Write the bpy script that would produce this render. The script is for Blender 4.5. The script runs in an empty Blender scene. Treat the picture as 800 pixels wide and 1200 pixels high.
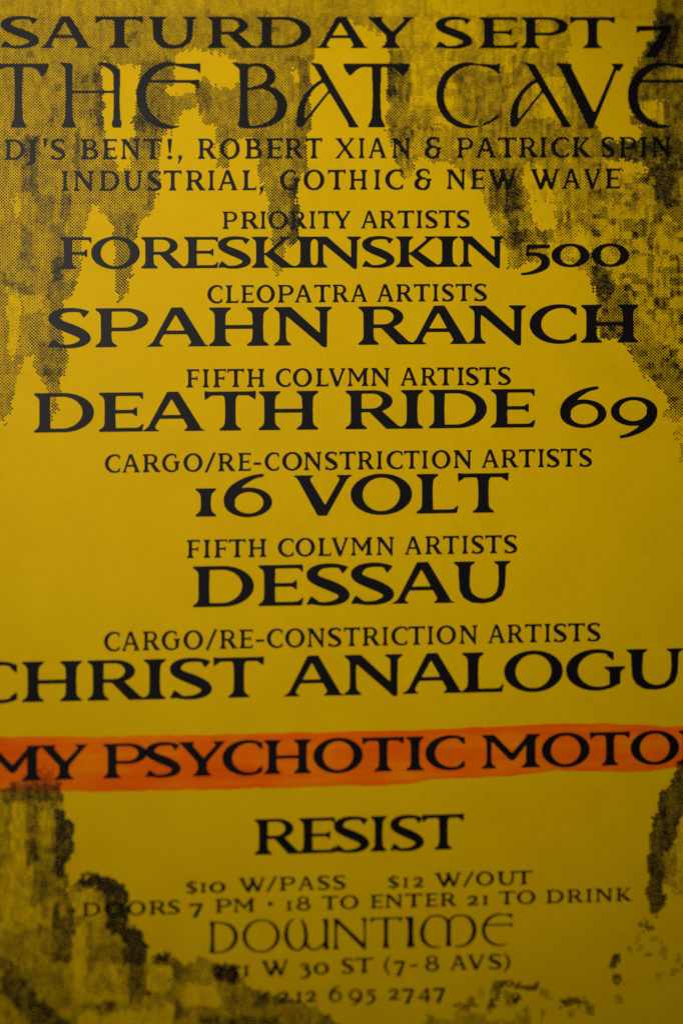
import bpy, math, random
import numpy as np
from mathutils import Matrix, Vector
from mathutils.geometry import tessellate_polygon

SC = bpy.context.scene
COL = SC.collection

# ------------------------------------------------------------------ camera
F_PX, CX, CY = 2400.0, 400.0, 600.0          # lens in photo pixels
DIST = 0.36                                   # metres from lens to the flyer
TA, TB = -0.055, 0.24                         # how far the flyer leans away from the lens, across and down
nrm = Vector((TA, TB, 1.0)).normalized()      # camera coordinates: x right, y down, z forward
_dy = -0.0108
xw = Vector((1.0, _dy, -(TA + TB * _dy))).normalized()
zw = -nrm
yw = zw.cross(xw).normalized()
R_wc = Matrix((xw, yw, zw))                   # camera vector -> world vector
P0 = Vector((0, 0, DIST))

def to_paper(u, v):
    x = (u - CX) / F_PX; y = (v - CY) / F_PX
    z = DIST / (1 + TA * x + TB * y)
    w = R_wc @ (Vector((x * z, y * z, z)) - P0)
    return w.x, w.y

def to_photo(X, Y):                           # arrays
    Rt = np.array(R_wc).T
    c = Rt @ np.stack([X, Y, np.zeros_like(X)]) + np.array(P0)[:, None]
    return CX + F_PX * c[0] / c[2], CY + F_PX * c[1] / c[2]

cam_d = bpy.data.cameras.new('camera')
cam = bpy.data.objects.new('camera', cam_d); COL.objects.link(cam)
cx_ = R_wc @ Vector((1, 0, 0)); cy_ = R_wc @ Vector((0, -1, 0)); cz_ = R_wc @ Vector((0, 0, -1))
loc = R_wc @ (-P0)
cam.matrix_world = Matrix(((cx_.x, cy_.x, cz_.x, loc.x), (cx_.y, cy_.y, cz_.y, loc.y),
                           (cx_.z, cy_.z, cz_.z, loc.z), (0, 0, 0, 1)))
cam_d.sensor_fit = 'VERTICAL'; cam_d.sensor_height = 36; cam_d.lens = 36 * F_PX / 1200
cam_d.clip_start = 0.01; cam_d.clip_end = 20
cam_d.dof.use_dof = True
cam_d.dof.focus_distance = DIST * 1.024
cam_d.dof.aperture_fstop = 6.8
SC.camera = cam

# ------------------------------------------------------------------ light
W = bpy.data.worlds.new('World'); SC.world = W; W.use_nodes = True
bg = W.node_tree.nodes['Background']
bg.inputs[0].default_value = (0.9, 0.85, 0.8, 1); bg.inputs[1].default_value = 0.012

def aim(o, src, dst):
    o.location = src
    o.rotation_euler = (Vector(dst) - Vector(src)).to_track_quat('-Z', 'Y').to_euler()

ld = bpy.data.lights.new('desk_lamp', 'SPOT'); lo = bpy.data.objects.new('desk_lamp', ld); COL.objects.link(lo)
ld.energy = 5.1; ld.color = (1.0, 0.95, 0.86); ld.shadow_soft_size = 0.03
ld.spot_size = math.radians(44); ld.spot_blend = 1.0
hx, hy = to_paper(290, 400)
aim(lo, (-0.11, 0.19, 0.34), (hx, hy, 0))

SC.cycles.use_denoising = False
SC.view_settings.view_transform = 'Standard'
SC.view_settings.look = 'None'; SC.view_settings.exposure = 0; SC.view_settings.gamma = 1

# ------------------------------------------------------------------ materials
def new_mat(name):
    m = bpy.data.materials.new(name); m.use_nodes = True
    nt = m.node_tree; return m, nt, nt.nodes['Principled BSDF']

def noise(nt, scale, detail=4, rough=0.6, vec=None):
    n = nt.nodes.new('ShaderNodeTexNoise'); n.inputs['Scale'].default_value = scale
    n.inputs['Detail'].default_value = detail; n.inputs['Roughness'].default_value = rough
    if vec: nt.links.new(vec, n.inputs['Vector'])
    return n

def coords(nt, scale=(1, 1, 1)):
    g = nt.nodes.new('ShaderNodeTexCoord'); m = nt.nodes.new('ShaderNodeMapping')
    m.inputs['Scale'].default_value = scale; nt.links.new(g.outputs['Object'], m.inputs[0]); return m.outputs[0]

def ramp(nt, fac, stops):
    r = nt.nodes.new('ShaderNodeValToRGB'); nt.links.new(fac, r.inputs[0])
    e = r.color_ramp.elements
    e[0].position, e[0].color = stops[0][0], (*stops[0][1], 1)
    e[1].position, e[1].color = stops[-1][0], (*stops[-1][1], 1)
    for p, c in stops[1:-1]:
        k = e.new(p); k.color = (*c, 1)
    return r.outputs[0]

def bump(nt, h, strength, dist, prev=None):
    b = nt.nodes.new('ShaderNodeBump'); b.inputs['Strength'].default_value = strength
    b.inputs['Distance'].default_value = dist; nt.links.new(h, b.inputs['Height'])
    if prev: nt.links.new(prev, b.inputs['Normal'])
    return b.outputs[0]

def mat_paper():
    m, nt, p = new_mat('yellow_card_stock')
    a = noise(nt, 90, 5, 0.6, coords(nt, (1, 1, 1)))
    f = noise(nt, 1500, 5, 0.7, coords(nt, (1, 0.3, 1)))
    mix = nt.nodes.new('ShaderNodeMath'); mix.operation = 'MULTIPLY_ADD'; mix.inputs[1].default_value = 0.45
    nt.links.new(f.outputs[0], mix.inputs[0])
    h = nt.nodes.new('ShaderNodeMath'); h.operation = 'MULTIPLY'; h.inputs[1].default_value = 0.55
    nt.links.new(a.outputs[0], h.inputs[0]); nt.links.new(h.outputs[0], mix.inputs[2])
    c = ramp(nt, mix.outputs[0], [(0.30, (0.67, 0.405, 0.0)), (0.5, (0.73, 0.447, 0.0)), (0.72, (0.77, 0.487, 0.001))])
    nt.links.new(c, p.inputs['Base Color'])
    p.inputs['Roughness'].default_value = 0.5; p.inputs['Specular IOR Level'].default_value = 0.025
    b = bump(nt, f.outputs[0], 0.25, 0.00003)
    nt.links.new(bump(nt, a.outputs[0], 0.25, 0.0002, b), p.inputs['Normal'])
    return m

def mat_ink(name, dark, light, sheen):
    m, nt, p = new_mat(name)
    n = noise(nt, 1400, 4, 0.7, coords(nt))
    c = ramp(nt, n.outputs[0], [(0.35, dark), (0.62, light), (0.80, tuple(x * 2.2 for x in light))])
    nt.links.new(c, p.inputs['Base Color'])
    p.inputs['Roughness'].default_value = 0.42; p.inputs['Specular IOR Level'].default_value = sheen
    nt.links.new(bump(nt, n.outputs[0], 0.3, 0.00004), p.inputs['Normal'])
    return m

def mat_marker():
    m, nt, p = new_mat('orange_marker')
    st = noise(nt, 1, 5, 0.65, coords(nt, (22, 420, 1)))
    bl = noise(nt, 1, 4, 0.6, coords(nt, (75, 130, 1)))
    mx = nt.nodes.new('ShaderNodeMath'); mx.operation = 'ADD'
    nt.links.new(st.outputs[0], mx.inputs[0]); nt.links.new(bl.outputs[0], mx.inputs[1])
    hf = nt.nodes.new('ShaderNodeMath'); hf.operation = 'MULTIPLY'; hf.inputs[1].default_value = 0.5
    nt.links.new(mx.outputs[0], hf.inputs[0])
    c = ramp(nt, hf.outputs[0], [(0.36, (0.80, 0.085, 0.0)), (0.5, (0.86, 0.135, 0.0)), (0.62, (0.86, 0.22, 0.0))])
    nt.links.new(c, p.inputs['Base Color'])
    p.inputs['Roughness'].default_value = 0.5; p.inputs['Specular IOR Level'].default_value = 0.025
    f = noise(nt, 1500, 5, 0.7, coords(nt, (1, 0.3, 1)))
    nt.links.new(bump(nt, f.outputs[0], 0.25, 0.00003), p.inputs['Normal'])
    return m

def mat_table():
    m, nt, p = new_mat('dark_wood')
    n = noise(nt, 8, 6, 0.6, coords(nt, (1, 12, 1)))
    c = ramp(nt, n.outputs[0], [(0.35, (0.05, 0.028, 0.015)), (0.65, (0.12, 0.065, 0.03))])
    nt.links.new(c, p.inputs['Base Color']); p.inputs['Roughness'].default_value = 0.45
    return m

PAPER = mat_paper()
INK = mat_ink('black_toner', (0.003, 0.003, 0.003), (0.006, 0.005, 0.004), 0.065)
DOT_INK = mat_ink('black_halftone_toner', (0.006, 0.005, 0.004), (0.014, 0.011, 0.006), 0.06)
MARKER = mat_marker()
TABLE = mat_table()

def mesh_obj(name, verts, faces, mat, parent=None, smooth=False):
    me = bpy.data.meshes.new(name); me.from_pydata(verts, [], faces); me.update()
    me.materials.append(mat)
    o = bpy.data.objects.new(name, me); COL.objects.link(o)
    if parent: o.parent = parent
    return o

# ------------------------------------------------------------------ the surface underneath
tv = [(x, y, z) for z in (-0.03, -0.0004) for x, y in ((-0.6, -0.6), (0.6, -0.6), (0.6, 0.6), (-0.6, 0.6))]
tf = [(3, 2, 1, 0), (4, 5, 6, 7), (0, 1, 5, 4), (1, 2, 6, 5), (2, 3, 7, 6), (3, 0, 4, 7)]
tbl = mesh_obj('table_top', tv, tf, TABLE); tbl['kind'] = 'structure'

# ------------------------------------------------------------------ the flyer sheet
X0, X1 = -0.0712, 0.0712; Y0, Y1 = -0.1010, 0.1010
NX, NY = 24, 34; TH = 0.00022
vs, fs = [], []
for z in (0.0, -TH):
    for j in range(NY + 1):
        for i in range(NX + 1):
            vs.append((X0 + (X1 - X0) * i / NX, Y0 + (Y1 - Y0) * j / NY, z))
ofs = (NX + 1) * (NY + 1)
def vid(i, j, k): return k * ofs + j * (NX + 1) + i
for j in range(NY):
    for i in range(NX):
        fs.append((vid(i, j, 0), vid(i + 1, j, 0), vid(i + 1, j + 1, 0), vid(i, j + 1, 0)))
        fs.append((vid(i, j, 1), vid(i, j + 1, 1), vid(i + 1, j + 1, 1), vid(i + 1, j, 1)))
for i in range(NX):
    fs.append((vid(i, 0, 0), vid(i, 0, 1), vid(i + 1, 0, 1), vid(i + 1, 0, 0)))
    fs.append((vid(i, NY, 0), vid(i + 1, NY, 0), vid(i + 1, NY, 1), vid(i, NY, 1)))
for j in range(NY):
    fs.append((vid(0, j, 0), vid(0, j + 1, 0), vid(0, j + 1, 1), vid(0, j, 1)))
    fs.append((vid(NX, j, 0), vid(NX, j, 1), vid(NX, j + 1, 1), vid(NX, j + 1, 0)))
flyer = mesh_obj('flyer', vs, fs, PAPER)
flyer['label'] = 'yellow concert flyer printed in black with one line marked in orange highlighter'
flyer['category'] = 'flyer'
Z_MARK, Z_DOT, Z_TEXT = 0.00002, 0.00004, 0.00006

# ------------------------------------------------------------------ orange highlighter stroke
def smooth_line(pts, n):
    xs = np.linspace(pts[0][0], pts[-1][0], n)
    return xs, np.interp(xs, [p[0] for p in pts], [p[1] for p in pts])
rng = random.Random(5)
tx, ty = smooth_line([(-60, 864), (0, 863), (100, 863), (200, 861.5), (300, 860), (400, 857.5), (500, 855.5), (560, 852), (640, 848.5), (700, 848), (800, 851), (860, 852)], 190)
bx, by = smooth_line([(-60, 928), (0, 927.5), (100, 927), (200, 926.5), (300, 923.5), (350, 922.5), (400, 921.5), (440, 921), (480, 917.5), (500, 914), (560, 911.5), (600, 909), (650, 903), (690, 904), (750, 904), (800, 899), (860, 898)], 190)
mv, mf = [], []
wt = wb = 0.0
for k in range(190):
    wt = wt * 0.7 + rng.gauss(0, 0.35); wb = wb * 0.75 + rng.gauss(0, 0.4)
    for s in range(5):
        u = tx[k]; v = (ty[k] + wt) * (1 - s / 4) + (by[k] + wb) * s / 4
        X, Y = to_paper(u, v); mv.append((X, Y, Z_MARK))
    if k:
        for s in range(4):
            a = (k - 1) * 5 + s; mf.append((a, a + 1, a + 6, a + 5))
mk = mesh_obj('highlighter_stroke', mv, mf, MARKER, flyer)
mk['label'] = 'orange highlighter band over one band name'

# ------------------------------------------------------------------ lettering: a wedge-serif face drawn in code
# every glyph is a list of shapes in units of 1/100 cap height; ('p',pts) polygon, ('-p',pts) cut, ('e',cx,cy,rx,ry) ellipse,
# ('-e',...) cut, ('s',[(x,y,rx,ry),...]) nib stroke through the points, ('i', shapes...) intersection window
S_ = 28.0   # stem
def stem(x, w=S_, y0=0, y1=100, tl=15, tr=15, bl=15, br=15, t=4.0, q=11.0, waist=1.0):
    r = []
    r += [(x - tl, y1)] if tl else [(x, y1)]
    r += [(x + w + tr, y1)] if tr else [(x + w, y1)]
    if tr: r += [(x + w + tr - 2, y1 - t), (x + w + 3, y1 - q)]
    r += [(x + w, y1 - q - 8), (x + w - waist, (y0 + y1) / 2), (x + w, y0 + q + 8)]
    if br: r += [(x + w + 3, y0 + q), (x + w + br - 2, y0 + t)]
    r += [(x + w + br, y0)] if br else [(x + w, y0)]
    r += [(x - bl, y0)] if bl else [(x, y0)]
    if bl: r += [(x - bl + 2, y0 + t), (x - 3, y0 + q)]
    r += [(x, y0 + q + 8), (x + waist, (y0 + y1) / 2), (x, y1 - q - 8)]
    if tl: r += [(x - 3, y1 - q), (x - tl + 2, y1 - t)]
    return ('p', r)
def box(x0, y0, x1, y1): return ('p', [(x0, y0), (x1, y0), (x1, y1), (x0, y1)])
def cut(x0, y0, x1, y1): return ('-p', [(x0, y0), (x1, y0), (x1, y1), (x0, y1)])
def P(*pts): return ('p', list(pts))
def N_(*pts): return ('-p', list(pts))
def ell(a, b, rx, ry): return ('e', a, b, rx, ry)
def ecut(a, b, rx, ry): return ('-e', a, b, rx, ry)
def nib(*pts): return ('s', list(pts))

G = {}
G['I'] = [stem(15)]
G['H'] = [stem(15), stem(112), box(40, 45, 115, 54)]
G['T'] = [stem(53), box(4, 91, 129, 100), P((0, 102), (12, 100), (24, 93), (14, 88), (1, 79)), P((133, 102), (121, 100), (109, 93), (119, 88), (132, 79))]
G['L'] = [stem(15, br=0), box(30, 0, 104, 8.5), P((80, 0), (104, 0), (108, 21), (97, 10), (84, 8))]
G['E'] = [stem(15, tr=0, br=0), box(30, 92, 108, 100), P((92, 100), (112, 100), (112, 80), (103, 91), (92, 93)),
          box(40, 47, 92, 55), P((80, 50.5), (97, 64), (97, 38)), box(30, 0, 108, 8.5), P((86, 0), (109, 0), (114, 21), (101, 10), (88, 8))]
G['F'] = [stem(15, tr=0), box(30, 92, 100, 100), P((84, 100), (106, 100), (106, 79), (96, 91), (84, 93)),
          box(40, 45, 84, 53), P((74, 49), (92, 63), (92, 35))]
G['D'] = [('p', [(15, 0), (15, 100), (75, 100), (75, 0)]), ell(75, 50, 80, 50), cut(-10, -10, 15, 110), ecut(72, 50, 54, 41.5), N_((43, 91.5), (72, 91.5), (72, 8.5), (43, 8.5)),
          stem(15, tr=0, br=0)]
G['P'] = [box(15, 41, 78, 100), ell(78, 70.5, 60, 29.5), cut(-10, 20, 15, 110), ecut(76, 71, 35, 21.5), N_((43, 92.5), (76, 92.5), (76, 49.5), (43, 49.5)),
          stem(15, tr=0)]
G['R'] = [box(15, 44, 72, 100), ell(72, 72, 52, 28), cut(-10, 20, 15, 110), ecut(70, 72.5, 28, 20), N_((43, 92.5), (70, 92.5), (70, 52.5), (43, 52.5)),
          P((58, 50), (92, 50), (138, 8), (152, 3), (152, 0), (108, 0)), stem(15, tr=0)]
G['B'] = [box(15, 50, 68, 100), ell(68, 75.5, 42, 24.5), box(15, 0, 72, 54), ell(72, 27, 52, 27), cut(-10, -10, 15, 110), ecut(66, 75.5, 20, 17.5), N_((43, 93), (66, 93), (66, 58), (43, 58)),
          ecut(70, 27.5, 28, 19.5), N_((43, 47), (70, 47), (70, 8), (43, 8)), stem(15, tr=0, br=0)]
G['A'] = [P((66, 101), (92, 101), (144, 12), (148, 4), (162, 0), (104, 0), (111, 5), (115, 11), (76, 84), (36, 12), (38, 5), (50, 0), (0, 0), (12, 4), (20, 11)),
          box(42, 32, 112, 40.5), P((34, 34), (40, 44), (44, 44), (44, 34))]
G['V'] = [P((62, -2), (84, -2), (132, 88), (139, 96), (150, 100), (104, 100), (114, 95), (115, 88), (80, 24), (43, 88), (45, 95), (55, 100), (0, 100), (9, 96), (15, 88))]
G['N'] = [stem(15, 17, tr=0, tl=15, bl=15, br=14), P((0, 100), (44, 100), (120, 30), (137, -5), (128, -5), (16, 92)), P((120, -0), (137, -5), (138, 88), (150, 97), (152, 100), (104, 100), (106, 97), (119, 88))]
G['M'] = [stem(15, 15, tr=0), P((0, 100), (38, 100), (92, 43), (96, 22), (84, 24), (20, 92)), P((84, 24), (98, 24), (146, 88), (170, 100), (140, 100), (84, 37)),
          stem(132, 28, tl=0, tr=15, waist=0)]
G['C'] = [ell(78, 50, 78, 52), ecut(84, 50, 54, 43), cut(119, -20, 200, 120), P((119, 92.5), (123, 95), (123, 72), (108, 84), (104, 92)), P((119, 7.5), (123, 5), (123, 26), (108, 16), (104, 8))]
G['G'] = [ell(78, 50, 78, 52), ecut(84, 50, 54, 43), ('-p', [(122, 54), (200, 54), (200, 120), (119, 120)]), ('-p', [(138, -20), (200, -20), (200, 60), (138, 60)]), cut(112, 20, 138, 120 - 66),
          P((116, 93), (122, 95), (122, 72), (107, 84), (102, 92)), P((112, 8), (139, 14), (139, 45), (152, 55), (152, 58), (97, 58), (98, 55), (112, 45))]
G['O'] = [ell(80, 50, 80, 52), ecut(80, 50, 49, 43)]
G['Q'] = G['O']
G['U'] = [P((1, 100), (58, 100), (57, 97), (46, 90), (44, 60), (44, 40), (50, 22), (64, 12), (82, 8), (100, 12), (113, 24), (118, 42), (119, 60), (118, 90), (107, 97), (106, 100), (150, 100), (148, 97), (137, 90), (136, 60), (135, 38),
            (127, 16), (106, 2), (78, -3), (48, 0), (28, 12), (18, 30), (16, 60), (15, 88), (3, 97))]
G['S'] = [nib((92, 92, 3, 4), (72, 96, 5, 4.5), (50, 96.5, 8, 5), (28, 92, 11, 6), (15, 80, 13, 9), (17, 67, 14, 10), (34, 57, 15, 11), (58, 47, 15, 12), (82, 35, 14.5, 11), (92, 23, 13, 9.5), (84, 11, 11, 7), (62, 3.5, 9, 5), (38, 2.5, 6, 4.2), (14, 6, 4, 4)),
          P((84, 97), (102, 93), (88, 76), (78, 92)), P((0, 1), (24, 3), (30, 9), (12, 22))]
G['K'] = [stem(15), P((50, 48), (96, 86), (100, 94), (94, 97), (88, 100), (132, 100), (130, 97), (114, 90), (72, 52), (132, 8), (152, 3), (154, 0), (100, 0), (40, 46))]
G['Y'] = [stem(58, 28, y1=50, tl=0, tr=0), P((0, 100), (50, 100), (44, 94), (44, 88), (76, 52), (112, 88), (110, 95), (102, 100), (146, 100), (136, 96), (128, 88), (86, 40), (58, 40), (14, 88), (6, 96))]
G['X'] = [P((2, 100), (54, 100), (48, 95), (50, 88), (126, 10), (132, 4), (148, 0), (96, 0), (100, 5), (98, 12), (22, 88), (12, 96)),
          P((100, 100), (142, 100), (130, 95), (36, 10), (32, 4), (44, 0), (0, 0), (12, 4), (20, 10), (108, 88), (110, 95))]
G['W'] = [P((0, 100), (52, 100), (44, 95), (43, 88), (72, 26), (100, 80), (108, 92), (122, 64), (86, -3), (64, -3), (14, 88), (8, 96)),
          P((82, 100), (128, 100), (120, 95), (120, 88), (148, 26), (178, 88), (176, 95), (168, 100), (208, 100), (200, 96), (192, 88), (158, -3), (138, -3), (92, 88))]
G['J'] = [stem(20, 26, y0=-8, tl=14, tr=13, bl=0, br=0), nib((33, -8, 12, 8), (26, -18, 11, 6), (12, -24, 9, 4), (3, -25, 5, 3.5))]
G['&'] = [nib((88, 84, 5, 8), (80, 95, 7, 5), (60, 100, 8, 4.5), (34, 95, 10, 6), (22, 80, 12, 9), (30, 65, 11, 7), (50, 56, 8, 4.5), (66, 55, 5, 4)),
          nib((54, 56, 6, 4), (28, 50, 10, 6), (14, 34, 13, 9), (16, 16, 13, 9), (36, 3, 10, 5.5), (60, 1, 9, 5), (78, 10, 9, 8), (86, 26, 9, 9), (87, 46, 9, 6)), P((68, 53), (106, 53), (104, 47), (92, 40), (80, 40), (70, 47))]
# old-style figures
G['1'] = [stem(15, 28, y1=70)]
G['0'] = [ell(62, 36, 62, 39), ecut(62, 36, 33, 31)]
G['2'] = [nib((12, 55, 9, 5), (28, 66, 9, 5), (52, 69, 11, 6), (72, 60, 13, 8), (74, 46, 13, 8), (58, 30, 12, 7), (34, 14, 8, 6), (14, 6, 6, 5)), box(4, 0, 90, 11), P((78, 0), (92, 0), (98, 22), (86, 12), (76, 10))]
G['3'] = [nib((10, 62, 7, 5), (30, 69, 10, 5), (56, 66, 13, 6), (66, 54, 13, 7), (54, 42, 12, 5), (38, 38, 8, 5), (62, 32, 13, 6), (78, 16, 14, 9), (74, -2, 14, 9), (50, -18, 12, 6), (20, -24, 8, 4), (6, -24, 4, 3.5))]
G['4'] = [P((62, 72), (84, 72), (84, -24), (60, -24)), P((62, 72), (74, 72), (20, 14), (6, 6), (2, 6)), box(2, 2, 100, 13)]
G['5'] = [P((22, 72), (94, 72), (98, 62), (30, 58), (26, 38), (18, 36)), nib((24, 38, 5, 5), (42, 41, 9, 5), (66, 36, 12, 7), (82, 22, 14, 9), (80, 2, 14, 9), (58, -14, 12, 6), (28, -23, 8, 4), (6, -25, 5, 3.5)), P((22, 72), (98, 72), (94, 60), (28, 60))]
G['6'] = [ell(64, 34, 62, 37), ecut(66, 33, 38, 27.5), nib((100, 102, 5, 3.5), (76, 97, 8, 4.5), (48, 84, 11, 7), (26, 66, 13, 10), (16, 46, 14, 12), (16, 32, 14, 12))]
G['7'] = [P((0, 72), (102, 72), (104, 66), (58, -30), (22, -30), (76, 58), (8, 56), (2, 50)), P((0, 72), (0, 48), (10, 56), (18, 60))]
G['8'] = [ell(56, 76, 44, 27), ecut(56, 77, 24, 19), ell(58, 27, 56, 30), ecut(58, 27, 31, 21)]
G['9'] = [ell(62, 39, 62, 38), ecut(60, 41, 38, 28), nib((28, -28, 5, 3.5), (52, -22, 8, 4.5), (80, -8, 11, 7), (100, 10, 13, 10), (109, 28, 14, 12), (109, 42, 13, 12))]
G['$'] = [('sub', 'S', 1.0, 0.80, 0, 0), box(46, -14, 57, 96)]
G['.'] = [ell(10, 55, 16, 14)]
G['!'] = [P((2, 100), (30, 100), (21, 30), (12, 30)), ell(16, 7, 15, 9)]
G[','] = [P((8, 16), (30, 16), (32, 4), (10, -24), (2, -22), (12, -4), (4, 4))]
G["'"] = [P((2, 104), (28, 104), (18, 64), (8, 64))]
G['/'] = [P((0, -6), (16, -6), (72, 106), (56, 106))]
G['-'] = [box(0, 34, 52, 45)]
G['('] = [('p', [(48, 108), (56, 106)] + [(56 - 30 * math.sin(math.pi * t / 16), 106 - 128 * t / 16) for t in range(17)] + [(48, -24)] + [(48 - 48 * math.sin(math.pi * t / 16), -24 + 132 * t / 16) for t in range(17)])]
G[')'] = [('p', [(0 + 30 * math.sin(math.pi * t / 16), 106 - 128 * t / 16) for t in range(17)] + [(8, -24)] + [(8 + 48 * math.sin(math.pi * t / 16), -24 + 132 * t / 16) for t in range(17)])]

# uncial capitals of THE BAT CAVE
G['uT'] = [box(2, 94.5, 86, 100), P((0, 100), (26, 95), (18, 90), (10, 80), (4, 88)), P((88, 100), (62, 95), (70, 90), (78, 78), (84, 88)), stem(38, 12, tl=0, tr=0, bl=7, br=7, t=3, q=7)]
G['uH'] = [stem(12, 12, tl=0, tr=0, bl=7, br=7, t=3, q=7), P((0, 102), (24, 100), (24, 86), (13, 92)), stem(87, 11, y1=92, tl=0, tr=0, bl=3, br=3, t=3, q=6), nib((66, 100, 3, 2), (76, 98, 4, 3.5), (86, 93, 5, 5), (92, 86, 5.5, 6)), box(20, 54, 90, 58)]
G['uE'] = [ell(50, 50, 50, 52), ecut(62, 50, 47, 47), cut(98, -20, 140, 130), P((60, 100), (98, 100), (100, 104), (100, 82), (95, 90), (62, 96)), box(12, 70, 96, 74.5), P((80, 71), (98, 76), (98, 58), (92, 66))]
G['uB'] = [stem(14, 13, tl=0, tr=0, bl=2, br=2, t=2, q=4), P((0, 103), (27, 98), (27, 84), (13, 92)),
           nib((20, 92, 3, 2.5), (34, 98, 3, 2.2), (50, 96, 4, 3.5), (60, 86, 6, 5), (60, 74, 6, 5), (48, 65, 4, 3), (34, 62, 3, 2)),
           nib((30, 60, 3, 2), (48, 63, 4, 2.5), (66, 56, 6, 5), (77, 40, 7.5, 6), (74, 20, 7, 6), (58, 6, 5, 3.5), (38, 1, 3, 2.2), (20, 1, 3, 2))]
G['uA'] = [P((26, 101), (40, 99), (96, 4), (102, 0), (82, 0), (82, 6), (30, 92)), P((18, 103), (42, 98), (38, 92), (28, 96)),
           nib((50, 74, 3, 2.5), (40, 72, 3, 2.5), (26, 62, 3, 3), (14, 46, 4, 4), (8, 30, 5.5, 6), (6, 12, 6, 7), (4, 3, 3.5, 3)), P((3, 0), (9, 0), (58, 62), (54, 62))]
G['uC'] = [ell(50, 50, 50, 52), ecut(60, 50, 48, 47), cut(98, -20, 140, 130), P((66, 100), (96, 98), (100, 103), (100, 80), (94, 88), (84, 93), (70, 97)), P((99, 22), (98, 14), (80, 4), (70, 2), (76, 7), (88, 13))]
G['uV'] = [P((7, 96), (23, 98), (58, 22), (55, -2), (50, -2)), P((0, 101), (26, 100), (25, 94), (9, 94)), P((51, -2), (56, -2), (93, 98), (88, 98), (55, 14)), P((80, 100), (102, 100), (98, 94), (94, 86), (90, 92))]
# lighter uncials of DOWNTIME
G['dD'] = [stem(8, 13, tl=6, tr=0, bl=6, br=0, t=3, q=6), nib((10, 98, 3, 2.5), (40, 96, 4, 2.6), (72, 84, 5.5, 5), (88, 58, 7, 7), (84, 30, 6.5, 6), (62, 8, 5, 3.5), (34, 0, 4, 2.5), (10, 1, 3, 2.5))]
G['dO'] = [ell(60, 50, 60, 53), ecut(60, 50, 47, 48.5)]
G['dW'] = [nib((28, 100, 3, 2.5), (14, 90, 4, 3.5), (6, 66, 6, 6), (6, 40, 7, 8), (20, 12, 6, 5), (40, 1, 4, 2.5), (58, 10, 5, 4), (68, 34, 6.5, 6), (66, 70, 6, 6), (56, 98, 4, 3)),
           nib((66, 30, 6, 6), (78, 8, 5, 4), (96, 1, 4, 2.5), (116, 10, 4, 3), (128, 22, 4, 4)), stem(126, 14, tl=8, tr=0, bl=0, br=4, t=3, q=6)]
G['dN'] = [stem(6, 10, tl=0, tr=0, bl=6, br=6, t=3, q=6), P((-4, 101), (18, 98), (106, 10), (106, -5), (98, -2), (8, 92)), stem(98, 8, tl=10, tr=4, bl=0, br=0, t=3, q=6)]
G['dT'] = [box(2, 94, 106, 99), P((0, 100), (18, 96), (6, 82)), P((108, 100), (90, 96), (102, 82)), stem(46, 14, tl=0, tr=0, bl=5, br=5, t=3, q=6)]
G['dI'] = [stem(14, 14, tl=10, tr=0, bl=4, br=4, t=3, q=8)]
G['dM'] = [nib((30, 98, 3, 2.4), (16, 82, 5, 5), (6, 56, 7, 8), (8, 28, 7, 7), (22, 8, 5.5, 4.5), (42, -1, 4, 2.8), (62, -1, 3, 2.4)), nib((30, 98, 3, 2.4), (52, 101, 4, 2.6), (72, 96, 4, 3), (86, 84, 5, 5)), stem(82, 15, y1=88, tl=0, tr=0, bl=2, br=2, t=2, q=3),
           nib((92, 84, 4, 4), (108, 98, 4, 3), (132, 100, 4, 2.6), (156, 90, 5.5, 5), (170, 64, 7, 8), (168, 32, 7, 7), (150, 8, 5, 4), (126, -1, 4, 2.6), (112, 0, 3, 2.4))]
G['dE'] = [ell(58, 50, 58, 53), ecut(66, 50, 54, 48), cut(100, -20, 140, 130), P((76, 100), (102, 102), (102, 84), (94, 92)), box(14, 64, 98, 69), P((86, 66), (102, 72), (102, 56))]

def inside_poly(px, py, pts):
    r = np.zeros(px.shape, bool); n = len(pts); j = n - 1
    for i in range(n):
        xi, yi = pts[i]; xj, yj = pts[j]
        if yi != yj:
            c = ((yi > py) != (yj > py)) & (px < (xj - xi) * (py - yi) / (yj - yi) + xi)
            r ^= c
        j = i
    return r

def catmull(pts, n=8):
    a = np.array(pts, float); a = np.vstack([2 * a[0] - a[1], a, 2 * a[-1] - a[-2]])
    out = []
    for i in range(1, len(a) - 2):
        for k in range(n):
            t = k / n; p0, p1, p2, p3 = a[i - 1], a[i], a[i + 1], a[i + 2]
            out.append(0.5 * ((2 * p1) + (-p0 + p2) * t + (2 * p0 - 5 * p1 + 4 * p2 - p3) * t * t + (-p0 + 3 * p1 - 3 * p2 + p3) * t ** 3))
    out.append(a[-2]); return np.array(out)

def raster(shapes, px, py):
    m = np.zeros(px.shape, bool)
    for s in shapes:
        k = s[0]
        if k in ('p', '-p'): r = inside_poly(px, py, s[1])
        elif k in ('e', '-e'): r = ((px - s[1]) / s[3]) ** 2 + ((py - s[2]) / s[4]) ** 2 <= 1
        elif k == 's':
            r = np.zeros(px.shape, bool)
            for x, y, rx, ry in catmull(s[1]):
                r |= ((px - x) / max(rx, 1.5)) ** 2 + ((py - y) / max(ry, 1.5)) ** 2 <= 1
        elif k == 'sub':
            _, g, sx, sy, ox, oy = s; r = raster(G[g], (px - ox) / sx, (py - oy) / sy)
        if k[0] == '-': m &= ~r
        else: m |= r
    return m

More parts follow.
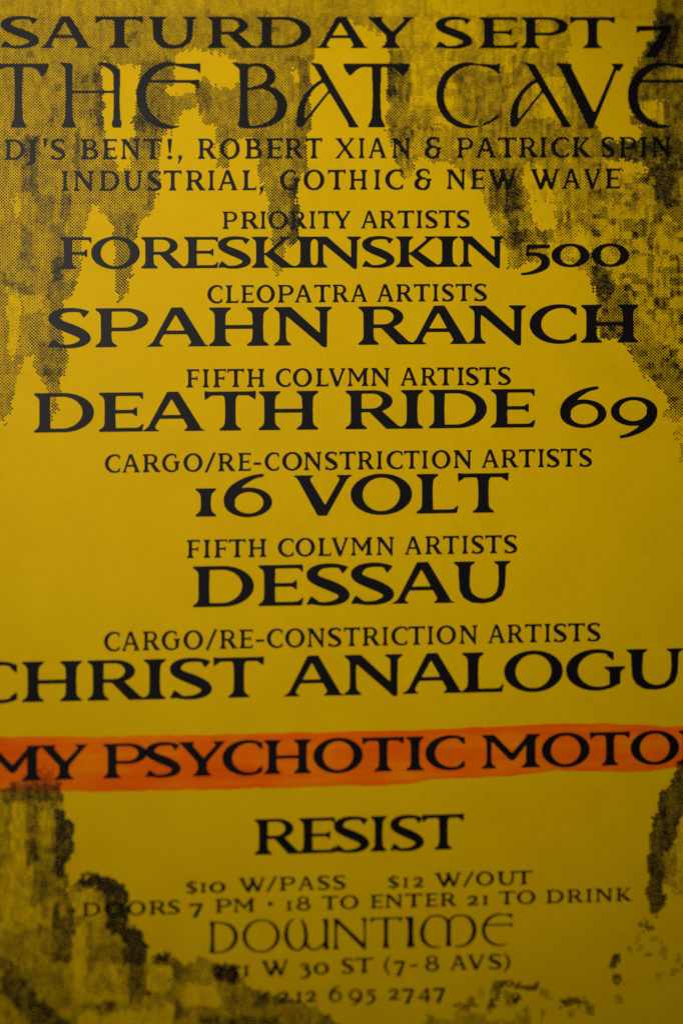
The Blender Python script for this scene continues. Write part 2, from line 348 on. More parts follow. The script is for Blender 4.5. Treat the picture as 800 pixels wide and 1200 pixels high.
H_ = 1.6; SS = 3
def trace(field, lvl=0.5):
    """closed contours of a scalar grid (marching squares)"""
    f = field; ny, nx = f.shape
    inside = f > lvl; seg = {}
    mix = (inside[:-1, :-1].astype(int) + inside[:-1, 1:] + inside[1:, :-1] + inside[1:, 1:])
    pos = {}
    def pt(a, b):
        key = (a, b)
        if key not in pos:
            fa, fb = f[a], f[b]; t = (lvl - fa) / (fb - fa)
            pos[key] = (a[1] + (b[1] - a[1]) * t, a[0] + (b[0] - a[0]) * t)
        return key
    for y, x in zip(*np.where((mix > 0) & (mix < 4))):
        a, b, c, d = (y, x), (y, x + 1), (y + 1, x + 1), (y + 1, x)
        A, B, C, D = inside[a], inside[b], inside[c], inside[d]
        e = [pt(a, b) if A != B else None, pt(b, c) if B != C else None, pt(d, c) if C != D else None, pt(a, d) if D != A else None]
        on = [q for q in range(4) if e[q] is not None]
        if len(on) == 2: prs = [(on[0], on[1])]
        else: prs = [(0, 3), (1, 2)] if A else [(0, 1), (2, 3)]
        for p, q in prs:
            seg.setdefault(e[p], []).append(e[q]); seg.setdefault(e[q], []).append(e[p])
    loops = []; used = set()
    for s in list(seg):
        if s in used: continue
        loop = [s]; used.add(s); cur = s
        while True:
            nx_ = [k for k in seg[cur] if k not in used]
            if not nx_: break
            cur = nx_[0]; used.add(cur); loop.append(cur)
        if len(loop) > 6: loops.append([pos[k] for k in loop])
    return loops

def simplify(pts, tol):
    """Douglas-Peucker on a closed loop"""
    def dp(p):
        if len(p) < 3: return p
        a, b = np.array(p[0]), np.array(p[-1]); ab = b - a; L = np.hypot(*ab) or 1e-9
        q = np.array(p) - a; d = np.abs(ab[0] * q[:, 1] - ab[1] * q[:, 0]) / L
        i = int(d.argmax())
        if d[i] < tol: return [p[0], p[-1]]
        return dp(p[:i + 1])[:-1] + dp(p[i:])
    h = len(pts) // 2
    return dp(pts[:h + 1])[:-1] + dp(pts[h:] + [pts[0]])[:-1]

def area(l): return 0.5 * sum(l[i - 1][0] * l[i][1] - l[i][0] * l[i - 1][1] for i in range(len(l)))

_gl = {}
def glyph(ch, lvl=0.38):
    """(verts 2d with x scaled to 0..1 over the inked width, faces)"""
    key = (ch, lvl)
    if key in _gl: return _gl[key]
    x0, x1, y0, y1 = -12, 225, -42, 118
    n = int((x1 - x0) / H_ * SS); m = int((y1 - y0) / H_ * SS); n -= n % SS; m -= m % SS
    gx = x0 + (np.arange(n) + 0.5) * H_ / SS; gy = y0 + (np.arange(m) + 0.5) * H_ / SS
    PX, PY = np.meshgrid(gx, gy)
    r = raster(G[ch], PX, PY).astype(float).reshape(m // SS, SS, n // SS, SS).mean((1, 3))
    for _ in range(2):                        # toner spreads a little: corners round off
        r = np.pad(r, 1); r = (r[1:-1, 1:-1] * 4 + (r[:-2, 1:-1] + r[2:, 1:-1] + r[1:-1, :-2] + r[1:-1, 2:]) * 1.5) / 10
    loops = [[(x0 + (p[0] + 0.5) * H_, y0 + (p[1] + 0.5) * H_) for p in l] for l in trace(r, 0.5 if len(ch) > 1 else lvl)]
    loops = [simplify(l, 0.22) for l in loops]
    loops = [l for l in loops if len(l) > 2 and abs(area(l)) > 12]
    xs = [p[0] for l in loops for p in l]; a, b = min(xs), max(xs)
    loops.sort(key=lambda l: -abs(area(l)))
    outers = []
    for l in loops:
        px = np.array([l[0][0]]); py = np.array([l[0][1]])
        host = None
        for o in outers:
            if inside_poly(px, py, o[0])[0] and not any(inside_poly(px, py, h)[0] for h in o[1:]): host = o
        if host: host.append(l)
        else: outers.append([l])
    V, Fc = [], []
    for o in outers:
        base = len(V); flat = [p for l in o for p in l]
        V += [((p[0] - a) / (b - a), p[1] / 100) for p in flat]
        for t in tessellate_polygon([[Vector((p[0], p[1], 0)) for p in l] for l in o]):
            q = [flat[k] for k in t]
            s = (q[1][0] - q[0][0]) * (q[2][1] - q[0][1]) - (q[2][0] - q[0][0]) * (q[1][1] - q[0][1])
            if abs(s) < 1e-6: continue
            t = t if s > 0 else (t[0], t[2], t[1])
            Fc.append(tuple(base + k for k in t))
    _gl[key] = (V, Fc); return _gl[key]

def text_line(words, spans, xa, ta, ba, xb, tb, bb, label):
    """letters stand between a top line and a base line, (xa: top ta, base ba) .. (xb: top tb, base bb); spans give each letter's ink"""
    line = bpy.data.objects.new('text_line', None); COL.objects.link(line)
    line.empty_display_size = 0.002
    X, Y = to_paper((spans[0][0] + spans[-1][1]) / 2, (ba + bb) / 2)
    line.location = (X, Y, 0); line.parent = flyer; line['label'] = label
    assert len(words) == len(spans), (label, len(words), len(spans))
    for ch, (s0, s1) in zip(words, spans):
        V, Fc = glyph(ch, 0.26 if ba - ta < 27 else 0.38); vs = []
        for gx, gy in V:
            u = s0 + gx * (s1 - s0); t = (u - xa) / (xb - xa)
            base = ba + (bb - ba) * t; top = ta + (tb - ta) * t
            v = base - gy * (base - top)
            x, y = to_paper(u, v); vs.append((x - X, y - Y, Z_TEXT))
        mesh_obj('letter', vs, Fc, INK, line)

def sp(*a): return [(a[i], a[i + 1]) for i in range(0, len(a), 2)]

text_line('SATURDAYSEPT7', sp(1, 46, 48, 108, 112, 168, 174, 231, 243, 301, 301, 364.5, 370, 431, 431, 485, 510, 553, 561, 606, 610, 665, 667, 720, 745, 787),
          0, 19.5, 56, 800, 20.5, 56.5, 'top line of black capitals reading SATURDAY SEPT 7')
text_line(['uT', 'uH', 'uE', 'uB', 'uA', 'uT', 'uC', 'uA', 'uV', 'uE'], sp(-14, 58, 70, 143, 160, 235, 272, 336.5, 347, 420, 402, 480, 511, 585, 597, 669, 651, 730, 735, 811),
          0, 74.5, 149.8, 800, 74.5, 149, 'largest line in uncial capitals reading THE BAT CAVE')
text_line("DJ'SBENT!,ROBERTXIAN&PATRICKSPIN",
          sp(6, 29, 30, 45, 51, 56, 60, 77, 95, 115.5, 120, 137.5, 142, 164, 168, 190, 196, 202, 208.5, 213.5, 232, 254, 258, 281, 287, 307, 312, 331, 334, 356, 358, 377.5, 392.5, 416, 420, 427, 431, 453, 459, 480.5, 497, 517,
             535, 554, 557, 581, 583, 605, 608, 630, 632, 640, 645, 666, 670, 693, 704, 719.5, 725, 745, 749, 757.5, 763, 785),
          0, 163.7, 187, 800, 160.5, 183.7, "line reading DJ'S BENT!, ROBERT XIAN & PATRICK SPIN")
text_line('INDUSTRIAL,GOTHIC&NEWWAVE',
          sp(72.5, 80.5, 86.5, 110, 117, 140, 145, 167, 173, 189.5, 192, 213, 218, 241, 244, 251.5, 255, 279, 284, 300.5, 304, 309, 328, 351, 355.5, 380, 384, 405, 409, 430, 438, 445.5, 451, 472, 485, 505.5, 523, 545.5, 551, 568, 571, 605,
             621, 655, 658, 680, 683, 704, 708.5, 726),
          0, 200.9, 224, 800, 197.6, 220.4, 'line reading INDUSTRIAL, GOTHIC & NEW WAVE')
text_line('PRIORITYARTISTS', sp(261, 278, 282.5, 304, 305, 311.5, 314.5, 337.5, 340, 360, 362.5, 369.5, 372.5, 391, 391, 411, 422.5, 443, 445, 464, 465.5, 485, 487.5, 494.5, 498, 512.5, 514, 533, 535, 550),
          261, 248.2, 268.2, 550, 246.6, 267, 'small line reading PRIORITY ARTISTS')
text_line('FORESKINSKIN500', sp(70, 107.5, 107, 164, 165.5, 218, 215.5, 256, 255.5, 294, 295, 348, 345.5, 370, 367, 423, 424, 462, 463.5, 519, 511, 536.5, 537.5, 590, 609.5, 644, 645.5, 690, 692.5, 736.5),
          70, 278.2, 315, 736, 276.6, 311.6, 'large line reading FORESKINSKIN 500')
text_line('CLEOPATRAARTISTS', sp(243, 260.5, 264.5, 279.5, 282.5, 297.5, 300.5, 322, 325.5, 344, 345, 366, 368, 387, 389.5, 409, 410.5, 430.5, 441, 461.5, 464, 483.5, 484.5, 503.5, 506.5, 513.5, 517.5, 531.5, 533.5, 552.5, 555, 570),
          243, 334.7, 355.2, 570, 332.7, 352.5, 'small line reading CLEOPATRA ARTISTS')
text_line('SPAHNRANCH', sp(57, 106.5, 112, 174, 172, 244.5, 245, 315, 321, 389, 419.5, 484, 480, 550.5, 549, 616, 620, 675, 680, 747.5),
          57, 362, 407.3, 747, 357, 401, 'large line reading SPAHN RANCH')
text_line('FIFTHCOLVMNARTISTS', sp(218.5, 233.5, 237.5, 245, 250, 265, 266.5, 286, 289.5, 310, 323, 340.5, 343, 365.5, 370, 385, 384.5, 405, 407, 431.5, 434.5, 456.5, 468.5, 489.5, 493, 512, 512, 531.5, 535.5, 543, 545.5, 560.5, 561, 580.5, 583, 598),
          218, 433, 454, 598, 430.3, 450.8, 'upper of the two small lines reading FIFTH COLVMN ARTISTS')
text_line('DEATHRIDE69', sp(40, 110.5, 116, 168.5, 166.5, 240.5, 239.5, 300, 303, 373, 404.5, 472, 469.5, 495.5, 502, 570, 574.5, 626.5, 655.5, 710, 715, 769.5),
          40, 461, 506.8, 770, 454.7, 499, 'large line reading DEATH RIDE 69')
text_line('CARGO/RE-CONSTRICTIONARTISTS',
          sp(123, 141, 143, 164.5, 167.5, 188.5, 190, 211, 215, 237.5, 240, 253, 255.5, 276, 279, 294, 297, 306, 310, 327, 330.5, 354, 356, 376.5, 380.5, 395.5, 397.5, 416.5, 419, 438.5, 441, 448, 452.5, 471.5, 473, 491.5, 494, 501, 505.5, 527.5, 531, 552.5,
             563.5, 584.5, 587, 607, 607.5, 626.5, 630, 637, 640, 655, 656.5, 675.5, 678, 693),
          123, 533, 553.8, 693, 525.7, 546.5, 'upper of the two small lines reading CARGO/RE-CONSTRICTION ARTISTS')
text_line('16VOLT', sp(229, 253.5, 262, 319, 344, 412.5, 410.5, 482.5, 487.5, 536.5, 536, 595.5),
          229, 558.7, 605.3, 595, 554.5, 600.2, 'large line reading 16 VOLT')
text_line('FIFTHCOLVMNARTISTS', sp(219, 234.5, 238.5, 246.5, 251, 266.5, 268, 288, 291, 312, 325.5, 344, 346, 369, 372.5, 388, 388, 408.5, 411, 436, 441, 461.5, 473.5, 494.5, 498, 518, 518.5, 537.5, 541, 548, 552, 566.5, 568, 587.5, 590, 605.5),
          219, 633, 653.9, 605, 627, 647.8, 'lower of the two small lines reading FIFTH COLVMN ARTISTS')
text_line('DESSAU', sp(226, 297.5, 302.5, 355.5, 359, 409.5, 411, 461.5, 459, 532.5, 531, 597.5),
          226, 664, 711.5, 597, 657.3, 705, 'large line reading DESSAU')
text_line('CARGO/RE-CONSTRICTIONARTISTS',
          sp(122, 140.5, 142.5, 164.5, 167.5, 188, 189.5, 211.5, 215, 238, 241, 254.5, 257.5, 278.5, 280.5, 296.5, 299.5, 309.5, 312.5, 331, 334, 357, 360, 380.5, 384, 400, 402.5, 421.5, 424.5, 445.5, 447.5, 454.5, 458, 477, 478, 497.5, 500.5, 507.5, 511, 534, 538, 559,
             571, 592, 594, 613.5, 614.5, 634, 637.5, 644.5, 648, 663.5, 665, 685, 687.5, 703),
          122, 741, 763, 703, 730, 751, 'lower of the two small lines reading CARGO/RE-CONSTRICTION ARTISTS')
text_line('CHRISTANALOGUE', sp(-36, 20.5, 26, 96.5, 102.5, 171, 168.5, 194.5, 199, 248.5, 250, 309.5, 332, 403, 403, 471.5, 471, 543, 541, 589.5, 590, 659, 662.5, 732, 733, 799.5, 806, 858),
          0, 776.3, 823.3, 800, 759.7, 806, 'large line reading CHRIST ANALOGUE')
text_line('MYPSYCHOTICMOTOR', sp(-22, 49.5, 47.5, 103.5, 121, 172.5, 170.5, 212, 210, 264.5, 260.5, 307.5, 309, 364.5, 367, 425, 424, 473, 475.5, 496.5, 498, 544.5, 564, 632.5, 634, 690.5, 690.5, 737.5, 738, 795, 794, 852),
          0, 874.7, 915.5, 800, 856, 894.6, 'line reading MY PSYCHOTIC MOTOR on the orange band')
text_line('RESIST', sp(298, 354, 350, 393, 391, 432.5, 434, 453, 457, 496.5, 494.5, 543.5),
          298, 960.3, 1001.7, 543, 953.8, 994.6, 'line reading RESIST below the orange band')
text_line('$10W/PASS$12W/OUT', sp(218.5, 231.5, 235, 241.5, 245, 264.5, 279.5, 311, 312, 324.5, 327.5, 346, 349, 368.5, 372, 386.5, 390, 405, 454.5, 467.5, 472, 478, 484, 496, 509, 540, 542, 555, 557, 578.5, 582, 603.5, 603.5, 623),
          219, 1030.5, 1046.5, 623, 1020.2, 1036, 'small line reading $10 W/PASS $12 W/OUT')
text_line('DOORS7PM.18TOENTER21TODRINK', sp(97, 118, 122.5, 146, 149, 171, 175, 196.5, 197, 211, 222, 238, 252.5, 271.5, 273.5, 298.5, 313.5, 320, 335.5, 342, 347, 364, 377, 396, 398, 420, 434, 448.5, 451, 471.5, 474.5, 494.5, 498, 512.5, 515.5, 535,
          547, 560.5, 565, 571.5, 584, 603, 605, 627, 639.5, 660, 664, 683, 686, 693, 697, 717, 721, 740.5),
          97, 1058, 1074, 740, 1040.3, 1055.5, 'small line reading DOORS 7 PM 18 TO ENTER 21 TO DRINK')
text_line(['dD', 'dO', 'dW', 'dN', 'dT', 'dI', 'dM', 'dE'], sp(245, 279, 284, 328, 332.5, 385.5, 389, 429.5, 433, 471.5, 473.5, 485.5, 491.5, 558, 564, 600),
          245, 1080, 1116.5, 600, 1071, 1107, 'thin uncial line reading DOWNTIME')
text_line('251W30ST(7-8AVS)', sp(250, 262.5, 264.5, 280.5, 285, 292, 306, 338, 351, 364.5, 367, 385.5, 400, 414.5, 416.5, 436.5, 449.5, 456.5, 461, 474.5, 479.5, 489, 497.5, 514.5, 527, 547, 547, 568, 572, 587.5, 590, 597.5),
          250, 1127.5, 1145, 597, 1117.6, 1134.8, 'small address line reading 251 W 30 ST (7-8 AVS)')
text_line('2126952747', sp(325, 339.5, 347, 353.5, 358, 371, 385, 400.5, 408.5, 424.5, 427.5, 440, 455, 468, 471, 485, 489.5, 504.5, 507, 521.5),
          325, 1158, 1175.3, 521, 1152.7, 1169.7, 'small telephone line reading 212 695 2747')

# ------------------------------------------------------------------ the halftone picture printed behind the lettering
# a tone map (0 bare paper .. 1 solid) built from patches on a grid of photo pixels, then screened into square toner dots
PXS = 2.0
UX, VY = np.meshgrid(np.arange(-80, 880, PXS), np.arange(-80, 1280, PXS))
nr = np.random.RandomState(11)
def cellnoise(cw, chh, seed):
    r = np.random.RandomState(seed)
    gx = np.floor((UX + 80) / cw).astype(int); gy = np.floor((VY + 80) / chh).astype(int)
    return r.rand(gy.max() + 1, gx.max() + 1)[gy, gx]
def blur(a, n):
    for _ in range(n):
        p = np.pad(a, 1, mode='edge')
        a = (p[1:-1, 1:-1] * 2 + p[:-2, 1:-1] + p[2:, 1:-1] + p[1:-1, :-2] + p[1:-1, 2:]) / 6
    return a
# ragged outlines: the picture was a coarse scan, so its outline steps in little blocks
QX = UX + (cellnoise(4, 8, 1) - 0.5) * 5
QY = VY + (cellnoise(5, 5, 2) - 0.5) * 7
tone = np.zeros_like(UX); amp = np.zeros_like(UX)
def patch(t, pts, a=None, soft=False):
    m = inside_poly(QX if not soft else UX, QY if not soft else VY, pts)
    tone[m] = t
    if a is not None: amp[m] = a
def rect(t, x0, y0, x1, y1, a=None): patch(t, [(x0, y0), (x1, y0), (x1, y1), (x0, y1)], a)
def dark(d, pts):
    m = inside_poly(QX, QY, pts) & (tone > 0.03)
    tone[m] = np.clip(tone[m] + d * 1.12, 0.02, 1)
def drect(d, x0, y0, x1, y1): dark(d, [(x0, y0), (x1, y0), (x1, y1), (x0, y1)])

#TONE_BEGIN
# upper left mass with its drips
patch(0.42, [(-80, -80), (420, -80), (440, 10), (452, 40), (430, 36), (412, 24), (396, 26), (374, 50), (366, 62), (363, 150), (359, 165), (362, 200), (352, 205), (348, 215), (348, 284), (332, 288), (331, 312), (324, 326), (319, 312), (318, 286),
             (314, 262), (310, 215), (301, 212), (300, 168), (292, 160), (276, 160), (266, 170), (264, 196), (253, 198), (252, 146), (238, 142), (229, 124), (214, 128), (204, 146), (201, 156), (196, 150),
             (186, 165), (186, 210), (180, 246), (164, 256), (160, 276), (156, 312), (148, 345), (138, 356), (134, 300), (130, 264), (118, 248), (107, 238), (101, 262), (95, 282), (94, 320), (84, 344), (75, 358), (74, 396),
             (79, 425), (70, 448), (67, 476), (58, 496), (58, 470), (50, 448), (38, 432), (36, 416), (27, 416), (18, 452), (14, 474), (6, 496), (-80, 512)], 0.20)
# top middle, thinner screen
patch(0.30, [(420, -80), (560, -80), (620, 20), (560, 60), (480, 60), (452, 56), (450, 44), (440, 10)], 0.22)
patch(0.10, [(480, -80), (900, -80), (900, 22), (660, 22), (560, 18), (500, 10)], 0.16)
# face: right of the centre gap
patch(0.36, [(452, 54), (500, 48), (560, 52), (600, 60), (640, 50), (662, 62), (668, 96), (692, 136), (706, 160), (716, 182), (742, 186), (720, 196), (735, 240), (760, 262), (800, 300), (900, 300), (900, 486), (790, 486), (782, 482), (778, 464), (768, 450),
             (752, 440), (744, 424), (732, 408), (722, 398), (702, 394), (698, 372), (695, 336), (684, 320), (672, 308), (640, 300), (604, 312), (594, 314), (593, 296), (582, 276), (573, 252), (566, 232), (556, 214), (542, 202), (522, 188), (482, 187), (482, 206), (472, 209),
             (464, 196), (459, 168), (452, 156)], 0.34)
patch(0.26, [(560, 24), (664, 20), (672, 48), (660, 60), (560, 58), (500, 56), (486, 40)], 0.35)
# right hand figure
patch(0.62, [(765, -80), (900, -80), (900, 300), (800, 290), (765, 250), (760, 205), (742, 188), (705, 184), (704, 166), (746, 164), (752, 150), (738, 140), (735, 92), (748, 64), (762, 40), (766, 12)], 0.28)
patch(0.24, [(718, 196), (762, 200), (770, 250), (800, 262), (900, 262), (900, 440), (800, 440), (700, 300), (650, 250), (700, 240)], 0.55)
# gaps of bare paper
patch(0.0, [(120, 75), (140, 73), (162, 78), (160, 128), (156, 140), (157, 160), (150, 168), (152, 196), (140, 198), (128, 178), (121, 164)], 0)
patch(0.0, [(206, 60), (234, 56), (262, 63), (276, 72), (283, 80), (281, 94), (268, 106), (258, 104), (247, 98), (240, 90), (232, 92), (222, 108), (212, 112), (204, 108), (196, 112), (194, 102), (204, 96), (204, 72)], 0)
patch(0.0, [(374, 50), (408, 24), (420, 28), (440, 37), (450, 46), (453, 62), (452, 150), (458, 165), (458, 190), (420, 230), (372, 210), (360, 190), (362, 160), (364, 70)], 0)
patch(0.0, [(340, 80), (346, 80), (346, 97), (340, 95)], 0)
patch(0.0, [(668, 22), (762, 22), (764, 40), (750, 62), (738, 90), (734, 128), (738, 144), (753, 152), (744, 166), (704, 166), (700, 146), (676, 120), (660, 84), (664, 60), (668, 50)], 0)
patch(0.02, [(704, 186), (742, 188), (758, 196), (752, 206), (734, 200), (716, 198)], 0.1)
patch(0.0, [(618, 232), (650, 236), (650, 264), (640, 270), (630, 270), (624, 256)], 0)
patch(0.05, [(613, 192), (640, 196), (646, 232), (622, 232), (612, 215)], 0.25)
patch(0.08, [(8, 334), (20, 336), (25, 360), (22, 398), (16, 420), (8, 410)], 0.12)
patch(0.18, [(26, 346), (50, 344), (52, 362), (30, 366)], 0.14)
patch(0.12, [(-80, 150), (8, 150), (8, 200), (-80, 200)], 0.2)
rect(0.46, -80, 150, 8, 200, 0.2)
patch(0.10, [(15, 228), (22, 228), (22, 250), (15, 250)], 0.1)
# darker passages
drect(0.26, 26, 158, 45, 226); drect(0.20, 40, 226, 62, 262); drect(0.22, 70, 224, 82, 256); drect(0.18, 24, 262, 38, 316); drect(0.14, 60, 262, 76, 330)
drect(0.22, 0, 318, 10, 330); drect(0.20, 10, 330, 40, 344); drect(0.18, 56, 328, 92, 346); drect(0.16, 58, 346, 76, 426); drect(0.12, 42, 396, 60, 424)
drect(0.22, 50, 430, 70, 450); drect(0.18, 108, 74, 121, 150); drect(0.12, 86, 84, 120, 140); drect(0.20, 112, 140, 124, 156); drect(0.22, 60, 300, 72, 330)
drect(0.18, 155, 134, 184, 172); drect(0.22, 84, 150, 92, 200); drect(0.14, 170, 200, 184, 246); drect(0.16, 160, 70, 204, 152); drect(0.10, 130, 252, 160, 350)
drect(0.16, 146, 245, 160, 275); drect(0.22, 348, 66, 363, 150); drect(0.16, 300, 150, 316, 196); drect(0.12, 340, 150, 360, 200); drect(0.24, 337, 205, 348, 284)
drect(0.10, 318, 206, 348, 284); drect(0.10, 253, 140, 266, 196); drect(0.16, 228, 96, 246, 130); drect(0.14, 206, 112, 226, 126); drect(0.10, 282, 104, 330, 148)
drect(0.26, 452, 74, 464, 112); drect(0.16, 452, 56, 480, 150); drect(0.22, 460, 148, 481, 190); drect(0.16, 488, 146, 518, 152)
drect(0.24, 573, 196, 612, 250); drect(0.30, 590, 208, 606, 292); drect(0.28, 600, 268, 648, 282); drect(0.14, 596, 282, 626, 312)
drect(0.34, 694, 312, 716, 346); drect(0.22, 702, 330, 740, 396); drect(0.14, 652, 246, 702, 276)
dark(0.16, [(730, 408), (760, 396), (800, 420), (800, 484), (782, 482), (760, 444)])
drect(0.16, 690, 222, 762, 232); drect(-0.22, 640, 268, 690, 300); drect(0.25, 768, 14, 792, 52); drect(0.18, 756, 50, 790, 84)
dark(0.22, [(748, 196), (790, 190), (796, 240), (782, 246), (764, 226)]); drect(0.18, 724, 166, 800, 190); drect(-0.45, 752, 118, 776, 142); drect(-0.35, 740, 128, 756, 136)
drect(-0.3, 780, 75, 800, 92); drect(-0.25, 786, 196, 800, 232); drect(-0.16, 500, 112, 540, 146); drect(-0.14, 485, 20, 560, 52)
drect(-0.18, 482, 60, 530, 120); drect(0.12, 530, 80, 600, 140); drect(0.10, 556, 140, 700, 186); drect(-0.26, 622, 90, 660, 140); drect(-0.12, 560, 60, 600, 80)
drect(-0.1, -80, -80, 800, 16)
for (x, y) in [(180, 0), (240, 8), (306, 12), (62, 96), (44, 84), (92, 90), (60, 126), (54, 136), (30, 60), (150, 38), (316, 30), (120, 66), (188, 66), (334, 64)]:
    drect(0.18, x, y, x + 9, y + 8)
# strokes of the bottom left cathedral-like shape
patch(0.40, [(-80, 930), (8, 924), (16, 917), (26, 908), (40, 903), (62, 898), (62, 912), (71, 916), (72, 948), (78, 956), (86, 964), (86, 1000), (78, 1006), (77, 1040), (86, 1034), (96, 1026), (116, 1021), (130, 1029), (142, 1036), (150, 1048), (151, 1078),
             (160, 1086), (169, 1092), (171, 1124), (180, 1116), (196, 1112), (203, 1120), (214, 1131), (228, 1124), (242, 1117), (250, 1128), (279, 1130), (286, 1150), (300, 1162), (346, 1170), (382, 1186), (396, 1202), (470, 1300), (-80, 1300)], 0.30)
drect(0.28, 0, 918, 72, 938); drect(0.26, 30, 936, 42, 1010); drect(0.18, 38, 1000, 76, 1052); drect(0.42, 64, 948, 86, 1026); drect(0.14, 46, 932, 66, 1000)
drect(-0.26, 12, 942, 28, 1016); drect(-0.22, 48, 952, 60, 990); drect(-0.20, 0, 1016, 36, 1090); drect(-0.14, 36, 1062, 60, 1090)
dark(0.46, [(86, 1036), (98, 1024), (118, 1020), (134, 1028), (150, 1044), (152, 1100), (124, 1090), (122, 1050), (110, 1036), (96, 1042)])
drect(-0.16, 84, 1042, 112, 1058); drect(-0.40, 84, 1054, 100, 1074); drect(0.30, 60, 1058, 84, 1128); drect(-0.34, 69, 1060, 77, 1072); drect(-0.2, 100, 1058, 118, 1076)
drect(0.44, 144, 1086, 171, 1128); drect(0.26, 150, 1128, 172, 1172); drect(0.14, 110, 1106, 146, 1126); drect(-0.26, 84, 1082, 100, 1160); drect(-0.24, 128, 1128, 140, 1150)
drect(0.46, 183, 1112, 198, 1132); drect(0.2, 200, 1118, 214, 1150); drect(-0.22, 170, 1126, 200, 1160); drect(-0.3, 90, 1184, 200, 1204); drect(-0.2, 84, 1160, 150, 1172)
dark(0.30, [(0, 1118), (14, 1128), (40, 1162), (66, 1186), (88, 1204), (40, 1204), (0, 1160)]); drect(-0.14, 0, 1176, 30, 1204); drect(0.26, 110, 1172, 132, 1188)
drect(0.40, 249, 1124, 280, 1150); drect(0.12, 266, 1156, 396, 1204); drect(-0.30, 216, 1150, 254, 1180); drect(-0.28, 180, 1176, 204, 1190); drect(0.28, 206, 1170, 214, 1196); drect(0.2, 232, 1190, 330, 1204)
drect(0.16, 300, 1160, 342, 1172)
drect(0.35, 44, 1082, 56, 1090); drect(0.3, 46, 1060, 54, 1072)
# bottom right curve and the scattered specks
patch(0.78, [(812, 884), (794, 896), (780, 916), (770, 934), (766, 950), (761, 962), (759, 1000), (757, 1030), (759, 1066), (770, 1078), (778, 1060), (776, 1040), (782, 1010), (790, 988), (796, 962), (812, 930)], 0.14)
patch(0.42, [(776, 1000), (796, 984), (800, 1000), (792, 1016), (798, 1042), (788, 1052), (776, 1030)], 0.4)
patch(0.16, [(792, 966), (880, 930), (880, 1060), (800, 1060), (790, 1030)], 0.3)
patch(0.6, [(748, 1081), (766, 1081), (766, 1087), (748, 1087)], 0.2)
for x, y, w, h, t in [(714, 1119, 9, 11, .75), (718, 1142, 12, 8, .7), (719, 1166, 6, 8, .3), (730, 1108, 8, 6, .25), (742, 1106, 8, 8, .2), (753, 1112, 8, 8, .4), (772, 1106, 8, 14, .35), (785, 1132, 8, 8, .4), (797, 1130, 8, 10, .6), (768, 1140, 6, 8, .25),
                      (760, 1096, 12, 6, .25), (790, 1118, 6, 8, .3), (738, 1096, 10, 6, .2), (708, 1122, 6, 5, .3),
                      (600, 1151, 31, 8, .7), (574, 1150, 12, 22, .6), (586, 1148, 16, 8, .7), (590, 1160, 8, 20, .45), (596, 1166, 14, 8, .8), (632, 1160, 12, 10, .4), (655, 1170, 34, 8, .75), (684, 1176, 10, 14, .5),
                      (530, 1174, 20, 8, .5), (546, 1168, 10, 8, .6), (570, 1172, 10, 10, .65), (530, 1186, 40, 10, .35), (496, 1190, 18, 12, .45), (610, 1180, 8, 26, .35), (630, 1182, 8, 14, .25), (600, 1186, 10, 20, .3), (558, 1158, 10, 8, .2), (664, 1184, 6, 8, .3),
                      (510, 1196, 90, 20, .3), (790, 500, 30, 6, .2), (786, 508, 30, 4, .3), (796, 520, 30, 22, .3), (778, 482, 30, 8, .3)]:
    rect(t, x, y, x + w, y + h, 0.2)
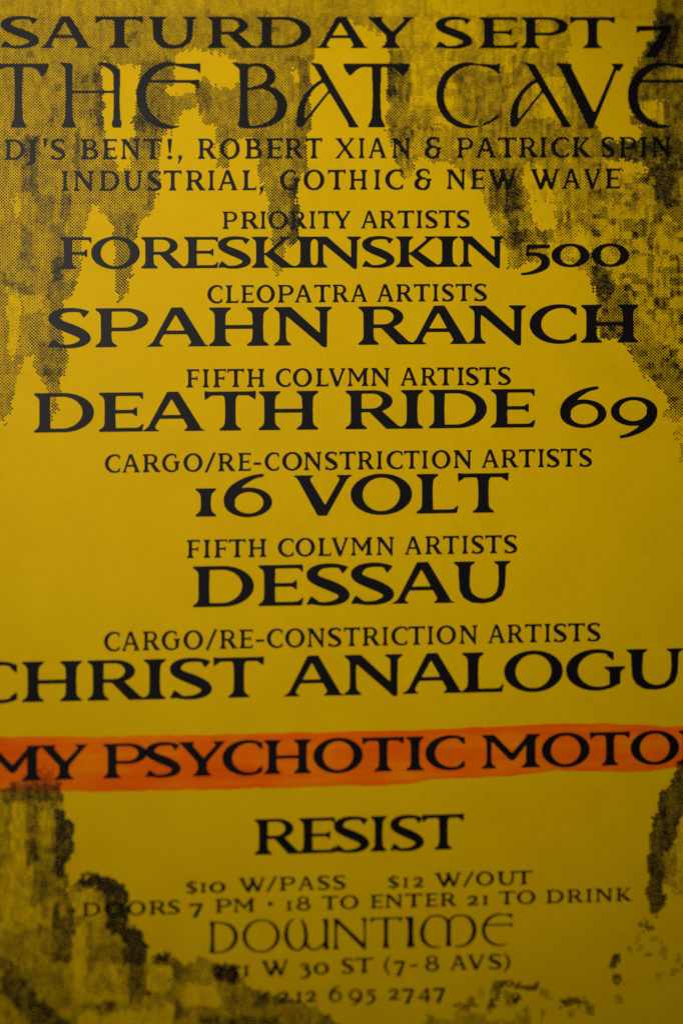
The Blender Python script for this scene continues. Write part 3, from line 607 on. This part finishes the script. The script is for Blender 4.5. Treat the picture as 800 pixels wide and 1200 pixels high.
#TONE_END
# the grain of the scan: blocks, upright streaks and blotches
gr = 0.42 * (cellnoise(7, 8, 3) - 0.5) + 0.50 * (cellnoise(4, 20, 4) - 0.5) + 0.25 * (blur(cellnoise(13, 13, 5), 4) - 0.5) + 0.34 * (cellnoise(4, 5, 6) - 0.5)
scat = (VY > 190) & (VY < 470) & (UX > 690)
gr = np.where(scat, np.maximum(gr, -0.14) + 0.5 * (cellnoise(9, 7, 8) > 0.82), gr)
tone = np.where(tone > 0.01, np.clip(tone + gr * amp * 1.5, 0, 0.86), 0)

pitch = 2.86 * DIST / F_PX
c45 = math.cos(math.radians(45)); nmax = int(0.26 / pitch)
I, J = np.meshgrid(np.arange(-nmax, nmax), np.arange(-nmax, nmax)); I = I.ravel(); J = J.ravel()
DX = (I - J) * pitch * c45; DY = (I + J) * pitch * c45
keep = (DX > X0 + 0.002) & (DX < X1 - 0.002) & (DY > Y0 + 0.002) & (DY < Y1 - 0.002)
DX, DY = DX[keep], DY[keep]
U, V = to_photo(DX, DY)
ui = np.clip(((U + 80) / PXS).astype(int), 0, tone.shape[1] - 1); vi = np.clip(((V + 80) / PXS).astype(int), 0, tone.shape[0] - 1)
T = tone[vi, ui] + nr.randn(len(U)) * 0.03 * (tone[vi, ui] > 0.02)
keep = T > 0.06; DX, DY, T = DX[keep], DY[keep], T[keep]
half = pitch * np.sqrt(np.clip(T, 0.06, 0.94)) * 0.5 * math.sqrt(2)      # half diagonal of a square dot standing on its corner
DX += nr.randn(len(DX)) * pitch * 0.02; DY += nr.randn(len(DX)) * pitch * 0.02
nd = len(DX)
Vt = np.zeros((nd, 4, 3)); Vt[:, :, 2] = Z_DOT
for k, (sx, sy) in enumerate(((1, 0), (0, 1), (-1, 0), (0, -1))):
    Vt[:, k, 0] = DX + sx * half; Vt[:, k, 1] = DY + sy * half
me = bpy.data.meshes.new('halftone_dots'); me.vertices.add(nd * 4); me.vertices.foreach_set('co', Vt.ravel())
me.loops.add(nd * 4); me.loops.foreach_set('vertex_index', np.arange(nd * 4, dtype=np.int32))
me.polygons.add(nd); me.polygons.foreach_set('loop_start', np.arange(0, nd * 4, 4, dtype=np.int32))
me.update(calc_edges=True); me.materials.append(DOT_INK)
hd = bpy.data.objects.new('halftone_dots', me); COL.objects.link(hd); hd.parent = flyer
hd['kind'] = 'stuff'; hd['label'] = 'coarse black halftone picture behind the lettering'
print('dots', nd)
